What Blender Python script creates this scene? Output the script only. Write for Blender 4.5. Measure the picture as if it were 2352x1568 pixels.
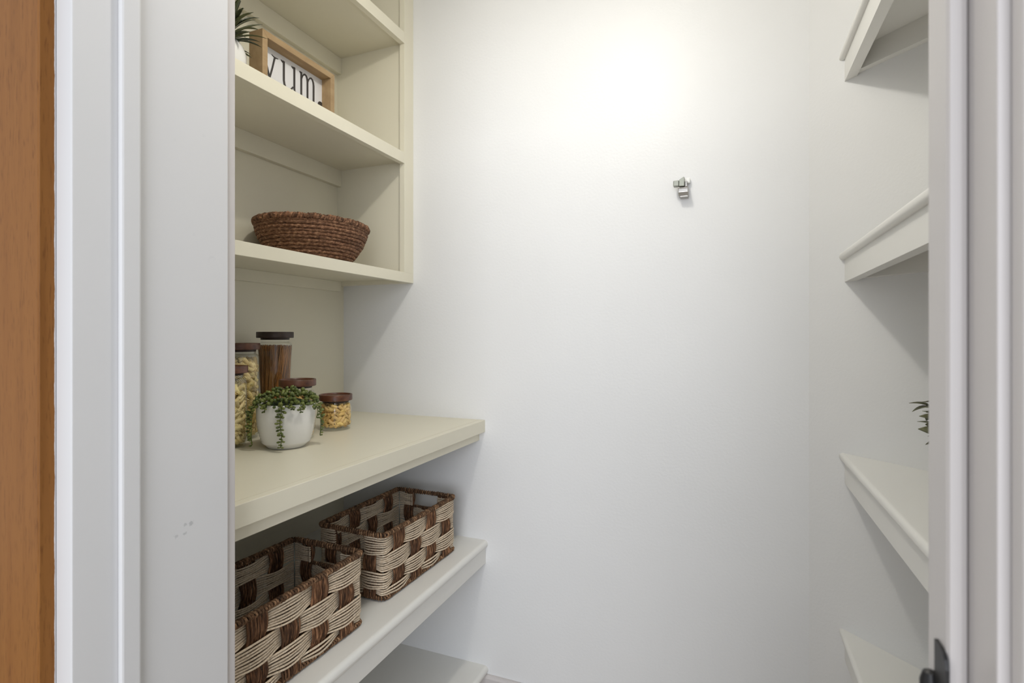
import bpy, math, random
from mathutils import Vector, Matrix, Euler, Quaternion
import numpy as np
for o in list(bpy.data.objects): bpy.data.objects.remove(o)
C = bpy.context.scene.collection
SC = bpy.context.scene
H = 1.19                      # camera height above the pantry floor
PI = math.pi
R = math.radians
rnd = random.Random(7)

# ------------------------------------------------------------------ camera
cd = bpy.data.cameras.new('camera'); cam = bpy.data.objects.new('camera', cd); C.objects.link(cam)
cam.location = (0, 0, H); cam.rotation_euler = (R(90), 0, R(22.2))
cd.sensor_width = 36; cd.lens = 1235 / 2352 * 36; cd.shift_y = -15 / 2352
cd.clip_start = 0.02
cd.dof.use_dof = True; cd.dof.focus_distance = 1.42; cd.dof.aperture_fstop = 7.1
SC.camera = cam
# ------------------------------------------------------------------ exposure, world, lights
SC.view_settings.view_transform = 'Standard'; SC.view_settings.look = 'None'
SC.view_settings.gamma = 1; SC.view_settings.use_curve_mapping = False
SC.view_settings.exposure = 0.0
w = bpy.data.worlds.new('world'); SC.world = w; w.use_nodes = True
w.node_tree.nodes['Background'].inputs[0].default_value = (0.90, 0.95, 1.0, 1)
w.node_tree.nodes['Background'].inputs[1].default_value = 0.72
def lamp(name, kind, loc, power, color, size, rot=(0, 0, 0)):
    l = bpy.data.lights.new(name, kind); l.energy = power; l.color = color
    if kind == 'AREA': l.size = size
    else: l.shadow_soft_size = size
    o = bpy.data.objects.new(name, l); o.location = loc; o.rotation_euler = rot; C.objects.link(o); return o
pl_ = lamp('pantry_disc_light', 'AREA', (-0.345, 0.78, 1.14 + H), 3.2, (1.0, 0.965, 0.885), 0.09); pl_.data.shape = 'DISK'
lamp('pantry_bulb_light', 'POINT', (-0.345, 0.78, 1.135 + H), 6.6, (1.0, 0.965, 0.885), 0.032)
lamp('kitchen_window_light', 'AREA', (0.42, -2.3, 1.45), 78.0, (0.88, 0.92, 1.0), 2.1, (R(90), 0, R(9)))

# ------------------------------------------------------------------ materials
def newmat(name, col, rough=0.5, spec=0.5, metal=0.0):
    m = bpy.data.materials.new(name); m.use_nodes = True
    b = m.node_tree.nodes['Principled BSDF']
    b.inputs['Base Color'].default_value = (*col, 1); b.inputs['Roughness'].default_value = rough
    b.inputs['Specular IOR Level'].default_value = spec; b.inputs['Metallic'].default_value = metal
    return m
def nd(m, t, **k):
    n = m.node_tree.nodes.new(t)
    for a, b in k.items(): setattr(n, a, b)
    return n
def lk(m, a, b): m.node_tree.links.new(a, b)
def bsdf(m): return m.node_tree.nodes['Principled BSDF']
def noise(m, scale, detail=3, stretch=None, rough=0.5, coord='Object'):
    tc = nd(m, 'ShaderNodeTexCoord'); mp = nd(m, 'ShaderNodeMapping'); n = nd(m, 'ShaderNodeTexNoise')
    if stretch: mp.inputs['Scale'].default_value = stretch
    n.inputs['Scale'].default_value = scale; n.inputs['Detail'].default_value = detail; n.inputs['Roughness'].default_value = rough
    lk(m, tc.outputs[coord], mp.inputs[0]); lk(m, mp.outputs[0], n.inputs['Vector']); return n
def ramp(m, fac, stops):
    r = nd(m, 'ShaderNodeValToRGB'); e = r.color_ramp.elements
    while len(e) < len(stops): e.new(0.5)
    for el, (p, c) in zip(e, stops): el.position = p; el.color = (*c, 1)
    lk(m, fac, r.inputs[0]); return r
def bump(m, h, strength, dist):
    b = nd(m, 'ShaderNodeBump'); b.inputs['Strength'].default_value = strength; b.inputs['Distance'].default_value = dist
    lk(m, h, b.inputs['Height']); lk(m, b.outputs[0], bsdf(m).inputs['Normal']); return b
def tint_mul(m, colsock):
    a = nd(m, 'ShaderNodeAttribute', attribute_name='tint'); x = nd(m, 'ShaderNodeMix', data_type='RGBA', blend_type='MULTIPLY')
    x.inputs[0].default_value = 1.0
    lk(m, colsock, x.inputs[6]); lk(m, a.outputs['Color'], x.inputs[7]); lk(m, x.outputs[2], bsdf(m).inputs['Base Color'])

def painted(name, col, rough, bs=0.12, sc=220, var=0.015):
    m = newmat(name, col, rough, 0.4)
    n = noise(m, sc, 2); bump(m, n.outputs[0], bs, 0.002)
    n2 = noise(m, 2.5, 3)
    r = ramp(m, n2.outputs[0], [(0.3, tuple(c * (1 - var) for c in col)), (0.7, tuple(min(1, c * (1 + var)) for c in col))])
    lk(m, r.outputs[0], bsdf(m).inputs['Base Color']); return m
M = {}
M['wall'] = painted('white_wall_paint', (0.765, 0.765, 0.76), 0.42, 0.16, 130)
M['ceiling'] = painted('ceiling_paint', (0.82, 0.82, 0.80), 0.8)
M['cream'] = painted('cream_cabinet_paint', (0.76, 0.72, 0.585), 0.38, 0.06, 90)
M['shelfwhite'] = painted('white_shelf_paint', (0.785, 0.775, 0.735), 0.36, 0.06, 90)
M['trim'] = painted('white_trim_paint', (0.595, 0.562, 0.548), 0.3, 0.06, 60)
SMUDGES = [((-0.704, 0.530, 0.9255), 0.0034, 0.4), ((-0.704, 0.5209, 0.925), 0.0026, 0.32), ((-0.704, 0.5202, 0.914), 0.0022, 0.35), ((-0.704, 0.5076, 0.915), 0.0026, 0.28)]
def scuffed():
    m = painted('scuffed_trim_paint', (0.66, 0.655, 0.655), 0.33, 0.06, 60)
    b = bsdf(m); old = b.inputs['Base Color'].links[0].from_socket
    n = noise(m, 26, 4, (1, 1, 1)); n2 = noise(m, 2.2, 1)
    mt = nd(m, 'ShaderNodeMath', operation='MULTIPLY'); lk(m, n.outputs[0], mt.inputs[0]); lk(m, n2.outputs[0], mt.inputs[1])
    r = ramp(m, mt.outputs[0], [(0.42, (1, 1, 1)), (0.50, (0.80, 0.81, 0.82))])
    x = nd(m, 'ShaderNodeMix', data_type='RGBA', blend_type='MULTIPLY'); x.inputs[0].default_value = 1
    lk(m, old, x.inputs[6]); lk(m, r.outputs[0], x.inputs[7]); col = x.outputs[2]
    tc = nd(m, 'ShaderNodeTexCoord'); nw = noise(m, 320, 3)
    for c_, rad, st in SMUDGES:                  # a few small grey rub marks
        vd = nd(m, 'ShaderNodeVectorMath', operation='DISTANCE'); lk(m, tc.outputs['Object'], vd.inputs[0]); vd.inputs[1].default_value = c_
        ad = nd(m, 'ShaderNodeMath', operation='MULTIPLY_ADD'); lk(m, nw.outputs[0], ad.inputs[0]); ad.inputs[1].default_value = 0.011; lk(m, vd.outputs['Value'], ad.inputs[2])
        mk = nd(m, 'ShaderNodeMapRange'); lk(m, ad.outputs[0], mk.inputs[0]); mk.inputs[1].default_value = rad + 0.0045; mk.inputs[2].default_value = rad + 0.0060; mk.inputs[3].default_value = st; mk.inputs[4].default_value = 0
        y = nd(m, 'ShaderNodeMix', data_type='RGBA'); lk(m, mk.outputs[0], y.inputs[0]); lk(m, col, y.inputs[6]); y.inputs[7].default_value = (0.22, 0.23, 0.24, 1); col = y.outputs[2]
    lk(m, col, b.inputs['Base Color']); return m
M['scuffed'] = scuffed()
def oak(paintline=None):
    m = newmat('honey_oak' + ('_edge' if paintline else ''), (0.4, 0.18, 0.06), 0.45, 0.2)
    n = noise(m, 5, 4, (9, 9, 0.35)); n2 = noise(m, 60, 3, (9, 9, 0.75), 0.55); n3_ = noise(m, 14, 2, (9, 9, 0.2))
    a = ramp(m, n.outputs[0], [(0.3, (0.190, 0.072, 0.014)), (0.5, (0.235, 0.094, 0.020)), (0.75, (0.205, 0.077, 0.015))])
    g = ramp(m, n2.outputs[0], [(0.30, (0.60, 0.52, 0.45)), (0.44, (1, 1, 1)), (1.0, (1.03, 1.02, 1.0))])
    x = nd(m, 'ShaderNodeMix', data_type='RGBA', blend_type='MULTIPLY'); x.inputs[0].default_value = 0.8
    lk(m, a.outputs[0], x.inputs[6]); lk(m, g.outputs[0], x.inputs[7])
    out = x.outputs[2]
    if paintline:   # white brush marks lapping over the oak along the painted jamb
        tc = nd(m, 'ShaderNodeTexCoord'); sp = nd(m, 'ShaderNodeSeparateXYZ'); lk(m, tc.outputs['Object'], sp.inputs[0])
        n3 = noise(m, 14, 5, (0, 0, 1), 0.7)
        k = nd(m, 'ShaderNodeMath', operation='MULTIPLY_ADD'); k.inputs[1].default_value = 0.004; k.inputs[2].default_value = -0.0014
        lk(m, n3.outputs[0], k.inputs[0])
        s = nd(m, 'ShaderNodeMath', operation='ADD'); lk(m, sp.outputs['Y'], s.inputs[0]); lk(m, k.outputs[0], s.inputs[1])
        g2 = nd(m, 'ShaderNodeMath', operation='GREATER_THAN'); lk(m, s.outputs[0], g2.inputs[0]); g2.inputs[1].default_value = paintline
        y = nd(m, 'ShaderNodeMix', data_type='RGBA'); lk(m, g2.outputs[0], y.inputs[0]); lk(m, out, y.inputs[6]); y.inputs[7].default_value = (0.72, 0.71, 0.72, 1)
        out = y.outputs[2]
    lk(m, out, bsdf(m).inputs['Base Color']); bump(m, n2.outputs[0], 0.06, 0.0006); return m
M['oak'] = oak(); M['oak_edge'] = oak(0.3812)
def wood(name, c1, c2, sc=18, stretch=(1, 0.12, 1), rough=0.45):
    m = newmat(name, c1, rough)
    n = noise(m, sc, 5, stretch, 0.6)
    r = ramp(m, n.outputs[0], [(0.3, c1), (0.7, c2)]); lk(m, r.outputs[0], bsdf(m).inputs['Base Color'])
    bump(m, n.outputs[0], 0.15, 0.0006); return m
M['frame'] = wood('pale_brown_frame_wood', (0.31, 0.20, 0.095), (0.44, 0.31, 0.165), 30, (1.5, 0.25, 1.0), 0.6)
M['walnut'] = wood('acacia_lid_wood', (0.055, 0.018, 0.009), (0.17, 0.062, 0.028), 55, (0.25, 1, 1.2), 0.35)
M['walnutdark'] = wood('dark_acacia_lid_wood', (0.022, 0.012, 0.009), (0.06, 0.03, 0.02), 55, (0.25, 1, 1.2), 0.4)
M['seal'] = newmat('lid_plug_wood', (0.03, 0.014, 0.01), 0.5)
M['panel'] = painted('white_sign_panel', (0.74, 0.735, 0.74), 0.7, 0.03, 60)
M['ink'] = newmat('dark_brown_lettering', (0.045, 0.038, 0.033), 0.6)
M['ceramic'] = newmat('white_glazed_ceramic', (0.80, 0.79, 0.765), 0.18, 0.5)
M['soil'] = newmat('dark_soil', (0.022, 0.034, 0.012), 0.9)
M['chrome'] = newmat('chrome', (0.40, 0.38, 0.35), 0.18, 0.5, 1.0)
M['greymetal'] = newmat('brushed_zinc', (0.30, 0.31, 0.27), 0.4, 0.5, 0.55)
M['blackmetal'] = newmat('black_hinge_metal', (0.018, 0.017, 0.017), 0.42, 0.5, 0.3)
M['whiteplastic'] = newmat('white_plastic', (0.85, 0.85, 0.83), 0.3)
M['plastic'] = newmat('bulb_holder_white', (0.8, 0.8, 0.78), 0.5)
M['floor'] = wood('floor_oak', (0.40, 0.33, 0.25), (0.48, 0.40, 0.31), 14, (6, 0.5, 1), 0.4)
def fibre(name, c1, c2, c3, sc=120, stretch=(1, 1, 1), bs=0.5, rough=0.75):
    m = newmat(name, c1, rough, 0.3)
    n = noise(m, sc, 4, stretch, 0.65)
    r = ramp(m, n.outputs[0], [(0.28, c1), (0.5, c2), (0.72, c3)]); tint_mul(m, r.outputs[0]); bump(m, n.outputs[0], bs, 0.0012); return m
M['paper'] = fibre('natural_paper_rope', (0.46, 0.35, 0.235), (0.68, 0.555, 0.41), (0.80, 0.69, 0.55), 240)
M['grassv'] = fibre('brown_seagrass_upright', (0.025, 0.012, 0.007), (0.125, 0.058, 0.027), (0.36, 0.19, 0.10), 60, (4, 4, 0.45), 0.7)
M['grassc'] = fibre('brown_seagrass_cord', (0.035, 0.018, 0.010), (0.15, 0.078, 0.038), (0.40, 0.25, 0.14), 160, (1, 1, 1), 0.7)
M['coil'] = fibre('dark_brown_coiled_grass', (0.045, 0.018, 0.009), (0.20, 0.095, 0.05), (0.50, 0.28, 0.16), 110, (1, 1, 1.8), 0.8)
M['pasta'] = newmat('pale_durum_pasta', (0.9, 0.75, 0.42), 0.5); tint_mul(M['pasta'], ramp(M['pasta'], noise(M['pasta'], 40).outputs[0], [(0.3, (0.80, 0.63, 0.28)), (0.7, (0.92, 0.78, 0.43))]).outputs[0])
M['elbow'] = newmat('golden_elbow_pasta', (0.78, 0.5, 0.15), 0.45); tint_mul(M['elbow'], ramp(M['elbow'], noise(M['elbow'], 40).outputs[0], [(0.3, (0.68, 0.43, 0.13)), (0.7, (0.84, 0.60, 0.24))]).outputs[0])
M['spaghetti'] = newmat('wholewheat_spaghetti', (0.3, 0.14, 0.05), 0.5); tint_mul(M['spaghetti'], ramp(M['spaghetti'], noise(M['spaghetti'], 30).outputs[0], [(0.3, (0.30, 0.125, 0.03)), (0.7, (0.44, 0.21, 0.06))]).outputs[0])
def leafmat(name, c1, c2, rough=0.42):
    m = newmat(name, c1, rough); n = noise(m, 90, 2); oi = nd(m, 'ShaderNodeObjectInfo')
    a = nd(m, 'ShaderNodeMath', operation='ADD'); a.use_clamp = True; lk(m, n.outputs[0], a.inputs[0]); 
    s = nd(m, 'ShaderNodeMath', operation='SUBTRACT'); lk(m, oi.outputs['Random'], s.inputs[0]); s.inputs[1].default_value = 0.5; lk(m, s.outputs[0], a.inputs[1])
    r = ramp(m, a.outputs[0], [(0.15, c1), (0.85, c2)]); lk(m, r.outputs[0], bsdf(m).inputs['Base Color'])
    bsdf(m).inputs['Subsurface Weight'].default_value = 0.0; return m
M['bean'] = leafmat('green_bead_leaf', (0.06, 0.088, 0.014), (0.17, 0.20, 0.045))
M['blade'] = leafmat('dark_green_blade_leaf', (0.022, 0.030, 0.012), (0.085, 0.095, 0.032), 0.35)
M['sage'] = leafmat('olive_green_leaf', (0.10, 0.10, 0.045), (0.20, 0.20, 0.11), 0.5)
def glass():
    m = bpy.data.materials.new('thin_clear_glass'); m.use_nodes = True; nt = m.node_tree
    nt.nodes.remove(nt.nodes['Principled BSDF']); out = nt.nodes['Material Output']
    t = nd(m, 'ShaderNodeBsdfTransparent'); t.inputs[0].default_value = (0.965, 0.975, 0.965, 1)
    g = nd(m, 'ShaderNodeBsdfGlossy'); g.inputs['Roughness'].default_value = 0.03; g.inputs[0].default_value = (1, 1, 1, 1)
    lw = nd(m, 'ShaderNodeLayerWeight'); lw.inputs['Blend'].default_value = 0.5
    pw = nd(m, 'ShaderNodeMath', operation='POWER'); lk(m, lw.outputs['Facing'], pw.inputs[0]); pw.inputs[1].default_value = 4.0
    f = nd(m, 'ShaderNodeMath', operation='MULTIPLY_ADD'); lk(m, pw.outputs[0], f.inputs[0]); f.inputs[1].default_value = 0.75; f.inputs[2].default_value = 0.05
    x = nd(m, 'ShaderNodeMixShader'); lk(m, f.outputs[0], x.inputs[0]); lk(m, t.outputs[0], x.inputs[1]); lk(m, g.outputs[0], x.inputs[2])
    lk(m, x.outputs[0], out.inputs['Surface']); return m
M['glass'] = glass()

# ------------------------------------------------------------------ mesh helpers
def link(name, me, mat=None, parent=None, smooth=False):
    o = bpy.data.objects.new(name, me); C.objects.link(o)
    if mat and not me.materials: me.materials.append(mat)
    if parent: o.parent = parent
    if smooth: me.shade_smooth()
    return o
def mesh(vs, fs, tint=None):
    me = bpy.data.meshes.new('m'); me.from_pydata([tuple(v) for v in vs], [], [tuple(f) for f in fs]); me.update()
    if tint is not None:
        a = me.color_attributes.new('tint', 'FLOAT_COLOR', 'POINT')
        t = np.ones((len(vs), 4), np.float32); t[:, :3] = np.asarray(tint, np.float32).reshape(len(vs), -1); a.data.foreach_set('color', t.ravel())
    return me
class MB:
    def __init__(s): s.v = []; s.f = []; s.t = []
    def add(s, v, f, t=1.0):
        n = len(s.v); s.v += [tuple(p) for p in v]; s.f += [tuple(i + n for i in q) for q in f]; s.t += [(t, t, t) if not isinstance(t, tuple) else t] * len(v)
    def build(s, name, mat, parent=None, smooth=True, angle=None):
        me = mesh(s.v, s.f, s.t); o = link(name, me, mat, parent)
        if smooth:
            me.shade_smooth()
            if angle: me.set_sharp_from_angle(angle=R(angle))
        return o
def tag(o, label=None, cat=None, group=None, kind=None):
    if label: o['label'] = label
    if cat: o['category'] = cat
    if group: o['group'] = group
    if kind: o['kind'] = kind
    return o
def empty(name, loc=(0, 0, 0), rz=0):
    o = bpy.data.objects.new(name, None); o.location = loc; o.rotation_euler = (0, 0, rz); o.empty_display_size = 0.05; C.objects.link(o); return o
def prism(name, prof, a0, a1, mat, parent=None, axis='Y', bev=0.0, smooth=False):
    """extrude the 2-D profile: (x,z) along Y, (y,z) along X or (x,y) along Z. a0/a1 may be functions of the profile point"""
    vs = []
    for a in (a0, a1):
        for p in prof:
            q = a(*p) if callable(a) else a
            vs.append({'Y': (p[0], q, p[1]), 'X': (q, p[0], p[1]), 'Z': (p[0], p[1], q)}[axis])
    n = len(prof); fs = [(i, (i + 1) % n, n + (i + 1) % n, n + i) for i in range(n)] + [tuple(range(n))[::-1], tuple(range(n, 2 * n))]
    import bmesh
    bm = bmesh.new(); bv = [bm.verts.new(v) for v in vs]
    for f in fs: bm.faces.new([bv[i] for i in f])
    bmesh.ops.recalc_face_normals(bm, faces=bm.faces)
    if bev: bmesh.ops.bevel(bm, geom=list(bm.edges), offset=bev, segments=2, profile=0.5, affect='EDGES', clamp_overlap=True)
    me = bpy.data.meshes.new(name); bm.to_mesh(me); bm.free()
    o = link(name, me, mat, parent)
    if smooth: 
        me.shade_smooth(); me.set_sharp_from_angle(angle=R(50)); wn = o.modifiers.new('wn', 'WEIGHTED_NORMAL'); wn.mode = 'FACE_AREA'; wn.weight = 100; wn.keep_sharp = True
    return o
def box(name, x0, x1, y0, y1, z0, z1, mat, parent=None, bev=0.0):
    return prism(name, [(x0, z0), (x1, z0), (x1, z1), (x0, z1)], y0, y1, mat, parent, 'Y', bev)
def nosing_prof(xb, xf, zt, th, side=1, seg=7, r=None):
    """board profile in (x,z) from xb (back) to xf (rounded front)"""
    r = r or th / 2; s = 1 if xf > xb else -1; p = [(xb, zt - th), (xb, zt)]
    for i in range(seg + 1):
        a = PI / 2 - PI / 2 * i / seg; p.append((xf - s * r + s * r * math.cos(a), zt - r + r * math.sin(a)))
    for i in range(seg + 1):
        a = -PI / 2 * i / seg; p.append((xf - s * r + s * r * math.cos(a), zt - th + r + r * math.sin(a)))
    return p
def lathe_data(prof, n=48, cx=0, cy=0, cz=0, sx=1, sy=1):
    vs = []; fs = []
    for (r, z) in prof:
        for k in range(n):
            a = 2 * PI * k / n; vs.append((cx + r * sx * math.cos(a), cy + r * sy * math.sin(a), cz + z))
    for i in range(len(prof) - 1):
        for k in range(n):
            fs.append((i * n + k, i * n + (k + 1) % n, (i + 1) * n + (k + 1) % n, (i + 1) * n + k))
    return vs, fs
def lathe(name, prof, mat, parent=None, n=48, **k):
    m = MB(); m.add(*lathe_data(prof, n, **k)); return m.build(name, mat, parent, True, 40)
def tube_data(P, r, sides=6, closed=False, caps=True, lobes=0, twist=0.0, amp=0.0, radii=None):
    P = np.asarray(P, float); n = len(P)
    if closed: T = np.roll(P, -1, 0) - np.roll(P, 1, 0)
    else: T = np.gradient(P, axis=0)
    T /= np.linalg.norm(T, axis=1)[:, None] + 1e-12
    N = np.zeros_like(P); ref = np.array([0, 0, 1.0]) if abs(T[0][2]) < 0.9 else np.array([1.0, 0, 0])
    v = ref - T[0] * np.dot(ref, T[0]); v /= np.linalg.norm(v)
    for i in range(n):
        v = v - T[i] * np.dot(v, T[i]); v /= np.linalg.norm(v); N[i] = v
    B = np.cross(T, N)
    L = np.concatenate([[0], np.cumsum(np.linalg.norm(np.diff(P, axis=0), axis=1))])
    a = np.arange(sides) * 2 * PI / sides
    rr = np.full((n, sides), r) if radii is None else np.repeat(np.asarray(radii)[:, None], sides, 1)
    if lobes: rr = rr * (1 + amp * np.cos(lobes * a[None, :] + twist * L[:, None]))
    V = P[:, None, :] + rr[..., None] * (np.cos(a)[None, :, None] * N[:, None, :] + np.sin(a)[None, :, None] * B[:, None, :])
    V = V.reshape(-1, 3); fs = []
    m = n if closed else n - 1
    for i in range(m):
        j = (i + 1) % n
        for k in range(sides): fs.append((i * sides + k, i * sides + (k + 1) % sides, j * sides + (k + 1) % sides, j * sides + k))
    if not closed and caps: fs += [tuple(range(sides))[::-1], tuple(range((n - 1) * sides, n * sides))]
    return V.tolist(), fs
def copy_tree(o, parent=None):
    c = o.copy(); C.objects.link(c); c.parent = parent
    for ch in list(o.children): copy_tree(ch, c)
    return c

# ================================================================== THE ROOM
XL = -1.3226; YB = 1.6; XR = 0.60; XD = 0.1882; YD = YB - (XR - XD); ZC = 1.25 + H
def struct(o): o['kind'] = 'structure'; return o
struct(box('floor', XL - 0.15, XR + 0.12, 0.20, YB + 0.1, -0.05, 0.0, M['floor']))
struct(box('floor_kitchen', -3.2, 3.2, -3.4, 0.20, -0.05, 0.0, M['floor']))
struct(box('ceiling', XL - 0.12, XR + 0.12, 0.39, YB + 0.12, ZC, ZC + 0.08, M['ceiling']))
struct(box('wall_left', XL - 0.12, XL, 0.40, YB + 0.12, 0, ZC, M['cream']))
struct(box('wall_back', XL, XD, YB, YB + 0.12, 0, ZC, M['wall']))
struct(prism('wall_angled', [(XD, YB), (XR, YD), (XR + 0.12, YD), (XR + 0.12, YB + 0.12), (XD, YB + 0.12)], 0, ZC, M['wall'], axis='Z'))
struct(box('wall_right', XR, XR + 0.12, 0.40, YD, 0, ZC, M['wall']))
struct(box('wall_front_left', -1.7, -0.734, 0.384, 0.590, 0, ZC, M['wall'], bev=0.0))
struct(box('wall_front_right', 0.168, 1.2, 0.384, 0.496, 0, ZC, M['wall']))
struct(box('wall_front_header', -0.734, 0.168, 0.384, 0.590, 2.07, ZC, M['wall']))
bb = struct(empty('baseboard_back'))
prism('board', [(YB, 0), (YB - 0.014, 0), (YB - 0.014, 0.074), (YB - 0.010, 0.0795), (YB - 0.006, 0.0815), (YB, 0.0817)], -0.99, XD, M['trim'], bb, 'X')
# door frame
dr = struct(empty('door_1', (0, 0, 0)))
box('jamb', -0.734, -0.704, 0.382, 0.590, 0, 2.04, M['scuffed'], dr, 0.0012)
box('jamb', 0.138, 0.168, 0.382, 0.4965, 0, 2.04, M['trim'], dr, 0.0012)
box('head_jamb', -0.734, 0.168, 0.382, 0.590, 2.04, 2.07, M['trim'], dr, 0.0012)
box('door_stop', -0.704, -0.695, 0.4315, 0.4557, 0, 2.04, M['scuffed'], dr, 0.0028)
box('door_stop', 0.127, 0.138, 0.419, 0.458, 0, 2.04, M['trim'], dr, 0.0042)
box('head_stop', -0.695, 0.127, 0.425, 0.457, 2.03, 2.04, M['trim'], dr, 0.002)
box('casing', -0.785, -0.7085, 0.5905, 0.607, 0, 2.06, M['trim'], dr, 0.002)
box('casing', 0.1436, 0.215, 0.3665, 0.382, 0, 2.06, M['trim'], dr, 0.002)
oc = struct(empty('trim_1'))
box('oak_face_board', -1.02, -0.7365, 0.366, 0.3815, 0, 2.1, M['oak'], oc, 0.0015)
box('oak_edge_strip', -0.7365, -0.734, 0.3662, 0.3818, 0, 2.1, M['oak_edge'], oc)
# black hinge on the right jamb
hg = empty('door_hinge', (0.127, 0.43, H - 0.29)); tag(hg, 'black metal door hinge on the right door jamb, near the bottom edge', 'hinge')
def ZL(z): return z + 0.29 - 0.0   # helper: camera-height z to hinge-local
prof = [(0.007, 0.0), (-0.005, 0.0), (-0.013, 0.008), (-0.013, ZL(-0.2015) - 0.010)]
for i in range(6):
    a = PI - PI / 2 * i / 5; prof.append((-0.003 + 0.010 * math.cos(a), ZL(-0.2015) - 0.010 + 0.010 * math.sin(a)))
prof.append((0.007, ZL(-0.2015)))
lf = prism('hinge_leaf', prof, -0.0022, 0.0, M['blackmetal'], hg, 'X')
lathe('hinge_knuckle', [(0.0, 0.0), (0.0045, 0.0), (0.0058, 0.003), (0.0058, 0.058), (0.004, 0.064), (0.0, 0.066)], M['blackmetal'], hg, 20, cx=-0.0035, cy=0.0105, cz=0.0)

# ================================================================== LEFT BUILT-INS
CR = M['cream']; SW = M['shelfwhite']
Y0 = 0.612
def A(z): return z + H
un = empty('wall_shelving_unit', (XL, Y0, A(0.179)))
tag(un, 'cream painted built-in shelving unit of thin shelves on the upper left wall', 'shelves')
un_inv = Matrix.Translation(-Vector(un.location))
def P_(o, root):                   # keep world placement under a moved root
    o.data.transform(Matrix.Translation(-Vector(root.location))); return o
P_(box('end_panel', XL, -1.042, 1.5657, YB, A(0.179), ZC, CR, un), un)
P_(box('face_stile', -1.042, -1.023, 1.545, YB, A(0.2117), ZC, CR, un, 0.0007), un)
for zb, zt, cl in ((0.1790, 0.2120, 0.035), (0.5795, 0.6170, 0.058), (0.9850, 1.0230, 0.058)):
    yend = YB if zb < 0.3 else 1.545
    sh = P_(box('shelf', XL, -1.042, Y0, 1.5657, A(zb + 0.013), A(zt), CR, un), un)
    P_(box('front_edge', -1.042, -1.0230, Y0, yend, A(zb), A(zt), CR, un, 0.0008), un)
    P_(box('wall_cleat', XL, -1.3046, Y0, 1.5657, A(zb + 0.013 - cl), A(zb + 0.013), CR, un, 0.001), un)
ct = empty('pantry_counter', (XL, Y0, A(-0.32)))
tag(ct, 'deep cream painted counter shelf holding the pasta jars', 'counter')
P_(box('countertop', XL, -0.7681, Y0, YB, A(-0.3175 + 0.01), A(-0.2785), CR, ct), ct)
P_(box('front_edge', -0.7681, -0.7481, Y0, YB, A(-0.3180), A(-0.2785), CR, ct, 0.0012), ct)
P_(box('apron', -0.788, -0.7689, Y0, YB, A(-0.3465), A(-0.3075), CR, ct, 0.0008), ct)
P_(box('wall_cleat', XL, -1.3046, Y0, YB, A(-0.365), A(-0.3075), CR, ct, 0.001), ct)
def low_shelf(label, zt, xf, dz_, apron_back, apron_h, tilt=0.0):
    s = empty('pantry_shelf', (XL, YB, A(zt))); tag(s, label, 'shelf')
    P_(prism('board', nosing_prof(XL, xf, A(zt), 0.026, r=0.0125), Y0, YB, SW, s, 'Y', smooth=True), s)
    P_(box('apron', xf - apron_back - 0.019, xf - apron_back, Y0, YB, A(zt - 0.026 - apron_h), A(zt - 0.024), SW, s, 0.0008), s)
    P_(box('wall_cleat', XL, XL + 0.018, Y0, YB, A(zt - 0.08), A(zt - 0.026), SW, s, 0.001), s)
    s.rotation_euler = (tilt, 0, 0)
    return s
low_shelf('white painted shelf with rounded front edge under the two woven baskets', -0.672, -0.7385, 0.026, 0.0075, 0.049, R(0.45))
low_shelf('lowest white painted shelf at the bottom left, just above the baseboard', -1.083, -0.7365, 0.026, 0.035, 0.03)

# ================================================================== RIGHT SHELVES
def diag_y(x, z): return (XD + YB) - x
def right_shelf(zt, label):
    s = empty('corner_shelf', (XR, YD, A(zt))); tag(s, label, 'shelf', 'white shelves on the right wall')
    P_(prism('board', nosing_prof(XR, 0.247, A(zt), 0.0195, r=0.0085), 0.498, lambda x, z: diag_y(x, z) - 0.0003, SW, s, 'Y', smooth=True), s)
    P_(prism('apron', [(0.2573, A(zt - 0.0735)), (0.2793, A(zt - 0.0735)), (0.2793, A(zt - 0.0194)), (0.2573, A(zt - 0.0194))], 0.498, diag_y, SW, s, 'Y', smooth=False), s)
    k = 0.0134
    xa = 0.281
    P_(prism('wall_cleat', [(xa, XD + YB - xa), (xa, XD + YB - xa - 2 * k), (XR, YD - 2 * k), (XR, YD)], A(zt - 0.069), A(zt - 0.0194), SW, s, 'Z'), s)
    P_(box('side_cleat', XR - 0.018, XR, 0.498, YD - 2 * k, A(zt - 0.069), A(zt - 0.0194), SW, s), s)
for zt, lb in ((0.695, 'topmost white shelf on the right wall, at the top edge of the photo'),
               (0.2035, 'second white shelf from the top on the right, just above eye level'),
               (-0.2903, 'third white shelf on the right, its top visible under the leafy sprig'),
               (-0.7231, 'lowest white shelf on the right, at the bottom edge beside the black hinge')):
    right_shelf(zt, lb)

# ================================================================== CEILING FIXTURE (out of frame, gives the light)
fx = empty('ceiling_light', (-0.345, 0.88, ZC)); tag(fx, 'plain white ceiling lamp holder above the pantry floor', 'lamp')
lathe('lamp_holder', [(0, 0), (0.055, 0), (0.055, -0.012), (0.03, -0.03), (0.022, -0.045), (0, -0.045)], M['plastic'], fx, 32)

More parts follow.
